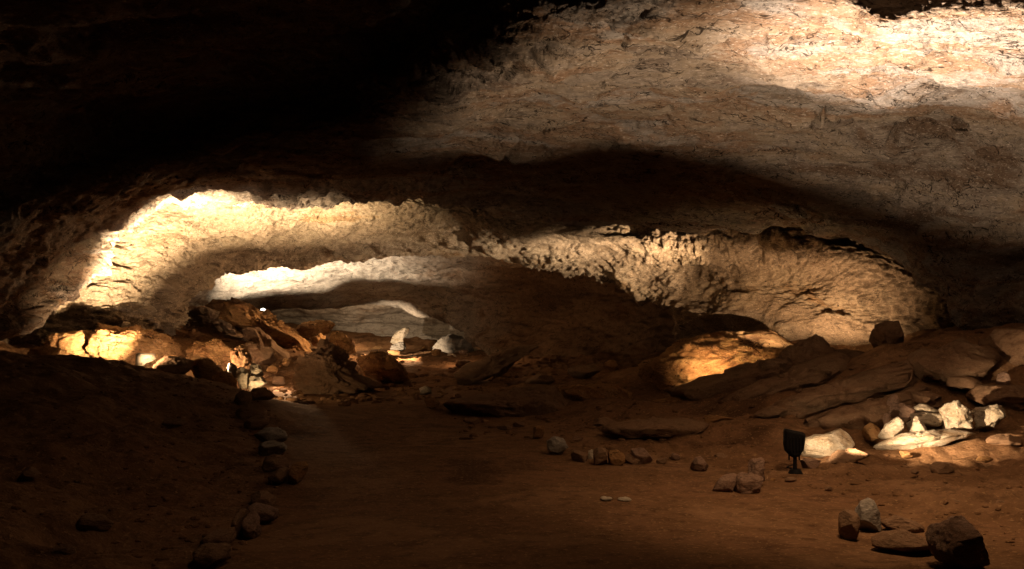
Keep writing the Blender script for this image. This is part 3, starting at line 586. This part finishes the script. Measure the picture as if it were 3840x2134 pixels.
for pts, Y_, l in [([(688,402),(735,389),(790,373),(850,353),(880,350),(882,366),(820,386),(750,404),(700,414)], 14.3, 'topmost of the dark layered slabs climbing the right ridge'),
    ([(698,418),(760,403),(840,383),(900,366),(952,358),(962,372),(900,393),(820,410),(740,427)], 13.7, 'middle one of the dark layered slabs climbing the right ridge'),
    ([(738,430),(820,413),(900,397),(980,376),(1002,386),(930,409),(850,426),(770,437)], 13.0, 'lowest and longest of the dark layered slabs climbing the right ridge'),
    ([(900,368),(930,350),(975,343),(1010,350),(1012,368),(960,384),(912,386)], 14.0, 'dark blocky slab between the layered slabs and the dim brown boulder'),
    ([(968,398),(992,385),(1038,384),(1040,404),(985,410)], 12.8, 'dark block on the slope under the dim brown boulder'),
    ([(590,428),(630,420),(690,419),(724,428),(700,438),(620,438)], 13.9, 'flat dark slab at the foot of the bright ochre wedge')]:
    R('fallen_rock', pts, (hit(sum(q[0] for q in pts) / len(pts), sum(q[1] for q in pts) / len(pts) + 5) or Y_) - .15, .9, 'dark', l, 'dark layered slabs of the right ridge', cat='rock slab', rough=1.7, lean=1.3, cuts=9)
# pale pile
Z = 'pale'
R('rock', [(888,396),(893,393),(898,394),(900,402),(898,416),(892,420),(886,413)], 11.9, .14, 'pink', 'thin pinkish flake standing upright at the back of the pale pile', G1, rough=.5)
R('rock', [(898,401),(906,403),(914,408),(911,418),(900,421)], 11.8, .3, 'pink', 'pink tan block beside the upright flake in the pale pile', G1, rough=.6)
R('rock', [(904,398),(914,389),(924,393),(931,400),(950,403),(944,409),(914,409)], 12.3, .6, 'dark', 'red brown rock behind the pale pile', G1)
R('rock', [(913,408),(922,404),(932,405),(942,411),(930,414),(920,414)], 11.75, .35, Z, 'flat pale slab topmost in the middle of the pale pile', G1)
R('rock', [(908,413),(926,413),(946,414),(944,423),(926,427),(911,421)], 11.6, .4, Z, 'wide pale slab under the topmost flat one of the pile', G1)
R('rock', [(944,410),(950,404),(958,398),(965,404),(968,410),(978,412),(976,427),(960,434),(946,430)], 11.4, .5, Z, 'tall craggy pale rock on the right side of the pale pile', G1, rough=1.6)
R('rock', [(974,411),(985,407),(996,403),(1007,408),(1010,417),(998,425),(978,429)], 11.5, .5, Z, 'knobbly pale rock at the right end of the pale pile', G1, rough=1.6)
R('rock', [(877,437),(884,425),(898,417),(905,424),(903,432),(886,441)], 11.2, .3, Z, 'angular pale block at the front left of the pale pile', G1, rough=.5)
R('rock', [(908,424),(918,416),(925,424),(927,434),(913,438)], 11.3, .3, Z, 'small pale block in the middle of the pale pile below the slabs', G1, rough=.6)
R('rock', [(886,411),(889,414),(889,424),(885,427),(883,418)], 11.6, .12, 'pink', 'narrow shard leaning at the left of the upright flake', G1, rough=.4)
R('rock', [(861,434),(866,427),(873,422),(882,426),(880,437),(867,440)], 11.4, .3, 'clay', 'dull tan stone left of the angular pale block', G1, rough=.6)
R('rock', [(862,450),(880,443),(909,434),(940,430),(975,427),(985,432),(950,441),(910,450),(889,455)], 11.0, .5, Z, 'long low pale ledge along the front of the pale pile', G1, rough=1.2)
R('rock', [(799,452),(801,442),(806,438),(824,433),(849,427),(853,437),(857,450),(833,457),(811,457)], 10.75, .5, Z, 'big flat pale block immediately right of the black floodlight', G1, rough=.45, cuts=4)
R('rock', [(826,463),(838,449),(860,449),(880,451),(866,459),(845,464)], 10.2, .35, 'dark', 'dark flat stone added for the wedge of shadow in front of the big flat pale block', G1, rough=.5)  # a wedge of shadow built as a dark stone
R('rock', [(799,461),(806,458),(824,461),(816,470),(801,470)], 9.95, .25, 'pink', 'dull pink stone at the foot of the black floodlight', G1, rough=.5)
# single rocks on the right slope
R('rock', [(709,491),(716,482),(726,475),(740,473),(742,486),(728,491)], None, .3, 'pink', 'flat pointed shard lying left of the knobbly upright stone by the path', G3, rough=.4)
R('rock', [(730,480),(742,471),(752,472),(766,478),(766,486),(757,491),(738,492)], None, .35, 'pink', 'rounded base stone of the knobbly heap by the path', G3)
R('rock', [(749,474),(748,464),(753,457),(762,456),(767,463),(765,474),(767,481),(754,482)], 9.1, .2, 'pink', 'knobbly upright stone resting on the heap by the path', G3, rough=1.2)
R('rock', [(688,470),(696,457),(702,456),(710,467),(705,471)], None, .25, 'pink', 'small pyramid shaped tan stone at the path edge', G3, rough=.4)
R('rock', [(630,459),(631,448),(640,447),(651,449),(655,462),(640,464)], None, .3, 'pink', 'pink grey block with a dark stone leaning on it by the path', G3, rough=.4)
R('rock', [(623,462),(626,452),(635,454),(644,460),(643,466),(626,466)], 10.45, .25, 'dark', 'dark stone leaning on the pink grey block by the path', G3, rough=.5)
R('rock', [(607,449),(616,449),(627,453),(627,464),(607,465)], None, .3, 'clay', 'square tan block left of the dark leaning stone by the path', G3, rough=.4)
R('rock', [(593,449),(600,446),(608,449),(608,465),(594,465)], None, .3, 'dark', 'dark olive block left of the square tan one by the path', G3, rough=.5)
R('rock', [(588,450),(592,448),(595,452),(594,459),(588,459)], None, .12, 'pale', 'tiny pale stone between dark blocks on the right path border', G3, rough=.4)
R('rock', [(568,451),(578,449),(589,453),(589,461),(572,460)], None, .3, 'dark', 'low dark stone left of the tiny pale one on the path border', G3)
R('rock', [(545,441),(555,437),(565,439),(570,449),(562,455),(549,450)], None, .4, 'gray', 'rounded grey stone on the right path border', G3)
R('rock', [(530,426),(544,425),(546,437),(532,439)], None, .25, 'clay', 'square tan block topmost of the right path border', G3, rough=.3)
for k, (px, b, w, h, m, l) in enumerate([
    (518, 427, 14, 6, 'dark', 'small dark stone left of the topmost square tan block'), (578, 441, 12, 6, 'dark', 'small dark stone above the low dark one on the path border'),
    (662, 464, 12, 7, 'dark', 'small brown stone right of the pink grey block'), (676, 460, 11, 8, 'pink', 'faint pink stone between the pink grey block and the pyramid stone'),
    (722, 458, 16, 6, 'dark', 'brown stone above the flat pointed shard'), (790, 482, 13, 5, 'dark', 'flat dark stone just in front of the black floodlight'),
    (829, 491, 9, 5, 'dark', 'lone dark pebble below the dark flat stone'), (773, 481, 6, 4, 'clay', 'tiny clay lump right of the knobbly heap'),
    (906, 457, 14, 7, 'clay', 'ochre stone below the long low pale ledge'), (942, 473, 22, 11, 'dark', 'dark rock on the right slope below the pale pile'),
    (915, 474, 10, 5, 'dark', 'small dark stone left of the dark rock on the right slope'), (1008, 448, 40, 16, 'dark', 'dark outcrop at the right edge beyond the slope'),
    (948, 505, 26, 9, 'dark', 'dark rough rock halfway down the right slope'), (925, 498, 12, 5, 'dark', 'little dark stone left of the dark rough rock halfway down'),
    (1000, 508, 16, 9, 'dark', 'dim stone near the right edge halfway down the slope'), (985, 462, 16, 6, 'clay', 'ochre stone on the slope below the knobbly pale rock')]):
    block_rock('rock', px, b, w, h, m, l, group='loose stones on the right slope' if px > 700 else G3)
for k, (px, b, w, h, m, l) in enumerate([
    (466, 368, 22, 9, 'dark', 'long dark stone left on the passage floor beyond the low outcrop'), (500, 378, 26, 8, 'clay', 'flat brown rock lying midway between the outcrop and the striped ledge'),
    (540, 384, 30, 11, 'dark', 'dark rock behind the right end of the low outcrop'), (586, 378, 36, 14, 'dark', 'dark lump between the low outcrop and the lit slab'),
    (612, 371, 18, 12, 'clay', 'brown rock touching the left tip of the large lit slab'), (471, 424, 18, 7, 'dark', 'dark stone at the foot of the low outcrop, left end'),
    (505, 430, 16, 6, 'dark', 'dark stone at the foot of the low outcrop, right end'), (716, 424, 40, 10, 'clay', 'low brown rock in front of the long dark slab'),
    (604, 426, 30, 9, 'dark', 'low dark rock below the brown streaked boulder'), (770, 416, 34, 10, 'dark', 'dark flat rock on the slope above the black floodlight'),
    (842, 402, 36, 16, 'dark', 'dark rock on the slope left of the pale pile'), (960, 388, 40, 14, 'dark', 'dark rock on the slope above the pale pile')]):
    block_rock('rock', px, b, w, h, m, l, group='dark rocks along the right ridge', y0=9, rough=1.4)
for k, (px, b, w, h, m, l) in enumerate([
    (64, 362, 12, 6, 'clay', 'small ochre stone on the bank edge under the jagged ochre rock'), (112, 366, 14, 7, 'clay', 'small ochre stone on the bank edge under the broad mound'),
    (207, 381, 10, 6, 'clay', 'ochre stone on the bank right below the leaning slab'), (272, 372, 12, 8, 'clay', 'ochre stone right of the pale rock cluster'),
    (286, 366, 10, 8, 'clay', 'ochre stone against the left side of the domed dark boulder'), (258, 352, 18, 9, 'clay', 'brown block behind the pointed ochre rock'),
    (160, 351, 12, 8, 'clay', 'stone resting against the right end of the broad mound'), (126, 329, 9, 8, 'pale', 'small pale stone on top of the broad mound')]):
    block_rock('rock', px, b, w, h, m, l, group=G4, y0=15.5 if px < 230 else 18.5, Y=21.2 if px == 126 else None, rough=1.2)
# foreground right
R('rock', [(856,524),(857,512),(862,502),(869,498),(879,503),(883,527),(872,531),(858,530)], None, .3, 'gray', 'upright pale grey stone of the foreground heap', 'foreground stones at the lower right', rough=.4)
R('rock', [(841,515),(850,509),(860,511),(860,532),(852,536),(841,536)], 7.05, .3, 'dark', 'black block against the left of the upright pale grey stone', 'foreground stones at the lower right', rough=.5)
R('rock', [(880,522),(896,514),(911,518),(926,525),(921,531),(884,531)], None, .3, 'dark', 'low brown stone right of the upright pale grey stone', 'foreground stones at the lower right')
R('rock', [(928,540),(933,526),(948,518),(960,513),(974,522),(978,537),(991,553),(979,567),(960,569),(938,556)], None, .5, 'pink', 'biggest brown rock of the foreground heap', 'foreground stones at the lower right')
R('rock', [(871,540),(885,533),(904,531),(930,536),(937,552),(909,552),(875,548)], None, .35, 'dark', 'flat black slab left of the biggest foreground rock', 'foreground stones at the lower right', rough=.6)
# left border of the path
LB = [
 ([(231,401),(239,390),(250,390),(252,401),(246,406),(233,406)], 'dark', 'black block at the far end of the left path border'),
 ([(249,389),(264,386),(276,396),(262,401),(250,400)], 'clay', 'flat brown stone pointing to the path, far end of left border'),
 ([(233,410),(242,404),(262,404),(268,412),(258,417),(238,418)], 'dark', 'dark stone below the black far block of left border'),
 ([(240,420),(252,415),(268,416),(270,425),(258,430),(242,428)], 'dark', 'dark stone above the rounded grey stone of left border'),
 ([(251,436),(261,427),(276,426),(286,434),(287,443),(266,445)], 'gray', 'rounded grey stone, palest of the left path border'),
 ([(254,445),(268,441),(286,441),(289,450),(278,456),(257,455)], 'gray', 'grey stone directly under the rounded palest one'),
 ([(260,458),(272,454),(287,453),(288,466),(276,471),(264,470)], 'dark', 'dark lump in the middle of the left path border'),
 ([(269,473),(276,468),(286,468),(289,478),(281,484),(271,482)], 'dark', 'small black stone left of the angular olive one'),
 ([(287,465),(297,462),(306,463),(307,472),(297,484),(287,480)], 'clay', 'angular olive brown stone leaning onto the path'),
 ([(247,495),(256,490),(266,493),(282,500),(272,505),(252,506)], 'dark', 'dark flat stone above the reddish slab of left border'),
 ([(245,507),(252,504),(268,508),(281,511),(279,518),(262,524),(248,518)], 'pink', 'reddish slab lying over the upright wedge at lower left'),
 ([(244,511),(250,510),(256,520),(263,537),(244,538)], 'pink', 'pinkish wedge standing upright at the near end of left border'),
 ([(232,514),(239,510),(245,511),(245,537),(233,538)], 'dark', 'black block built as the dark side of the pinkish upright wedge'),  # dark side of the wedge, built as its own block
 ([(196,541),(212,531),(232,529),(234,541),(214,547)], 'dark', 'dim low stone left of the black block at lower left'),
 ([(188,549),(205,545),(228,547),(230,562),(195,566)], 'dark', 'dim wide stone nearest the bottom edge at left'),
]
for pts, m, l in LB: R('stone', pts, None, .40, m, l, G2, cat='stone', sub=4)
for px, b, w, h, l in [(60, 560, 30, 16, 'dim boulder in the lower left corner'), (95, 530, 34, 18, 'dim boulder up from the lower left corner'), (30, 478, 22, 12, 'dim stone by the left edge on the dark bank'),
                       (175, 425, 26, 8, 'long flat dark stone on the dark left bank'), (140, 412, 16, 7, 'faint stone high on the dark left bank')]:
    block_rock('rock', px, b, w, h, 'dark', l, group='dim rocks on the left bank')
# pale chips trodden into the path
for pts, l in [([(599,498.6),(603,497),(607,497.6),(612,497.8),(613,500),(606,500.6),(602,499.6)], 'left one of two flat white chips set in the path'), ([(617,500.4),(619,498),(625,497.6),(632,498.6),(634,500.2),(626,501.2),(621,500.4)], 'right one of two flat white chips set in the path')]:
    R('stone_chip', pts, None, .18, 'pale', l, 'white chips set in the path', cat='stone chip', sub=4, rough=1.6, foot=.8)
# gravel scattered over the slopes, too small and too many to count
rng = np.random.RandomState(77); vs, fs, nv0 = [], [], 0; u0, f0 = ico(2)
def pebble(x, y, r):
    global nv0
    z = float(ground(x, y)[0]); p = carve(u0, rng, 6, .5, .85) * r * np.array([rng.uniform(.8, 1.5), rng.uniform(.8, 1.4), rng.uniform(.4, .8)])
    vs.append(p + np.array([x, y, z + r * .1])); fs.append(f0 + nv0); nv0 += len(u0)
for _ in range(600):
    y = rng.uniform(6, 14); x = path_right(y) + abs(rng.normal(0, 1.8)) + .05
    pebble(x, y, rng.uniform(.008, .028) * (1 if rng.rand() < .9 else 1.8))
for _ in range(500):
    y = rng.uniform(6, 17); x = path_edge(y) - abs(rng.normal(0, 1.2)); pebble(x, y, rng.uniform(.01, .035))
for _ in range(900):
    y = rng.uniform(17.5, 34); x = rng.uniform(-9, 1.5) * y / 26; pebble(x, y, rng.uniform(.02, .09))
for _ in range(260):
    y = rng.uniform(16.8, 26); px = rng.uniform(40, 430); pebble((px - CX) / F * y, y, rng.uniform(.03, .11))
for _ in range(220):
    y = rng.uniform(12.5, 19); px = rng.uniform(450, 980); pebble((px - CX) / F * y, y, rng.uniform(.02, .07))
g = link_mesh('gravel', np.concatenate(vs), np.concatenate(fs), M_DIRT); g['kind'] = 'stuff'; g['label'] = 'small loose gravel scattered over the cave floor'; g['category'] = 'gravel'
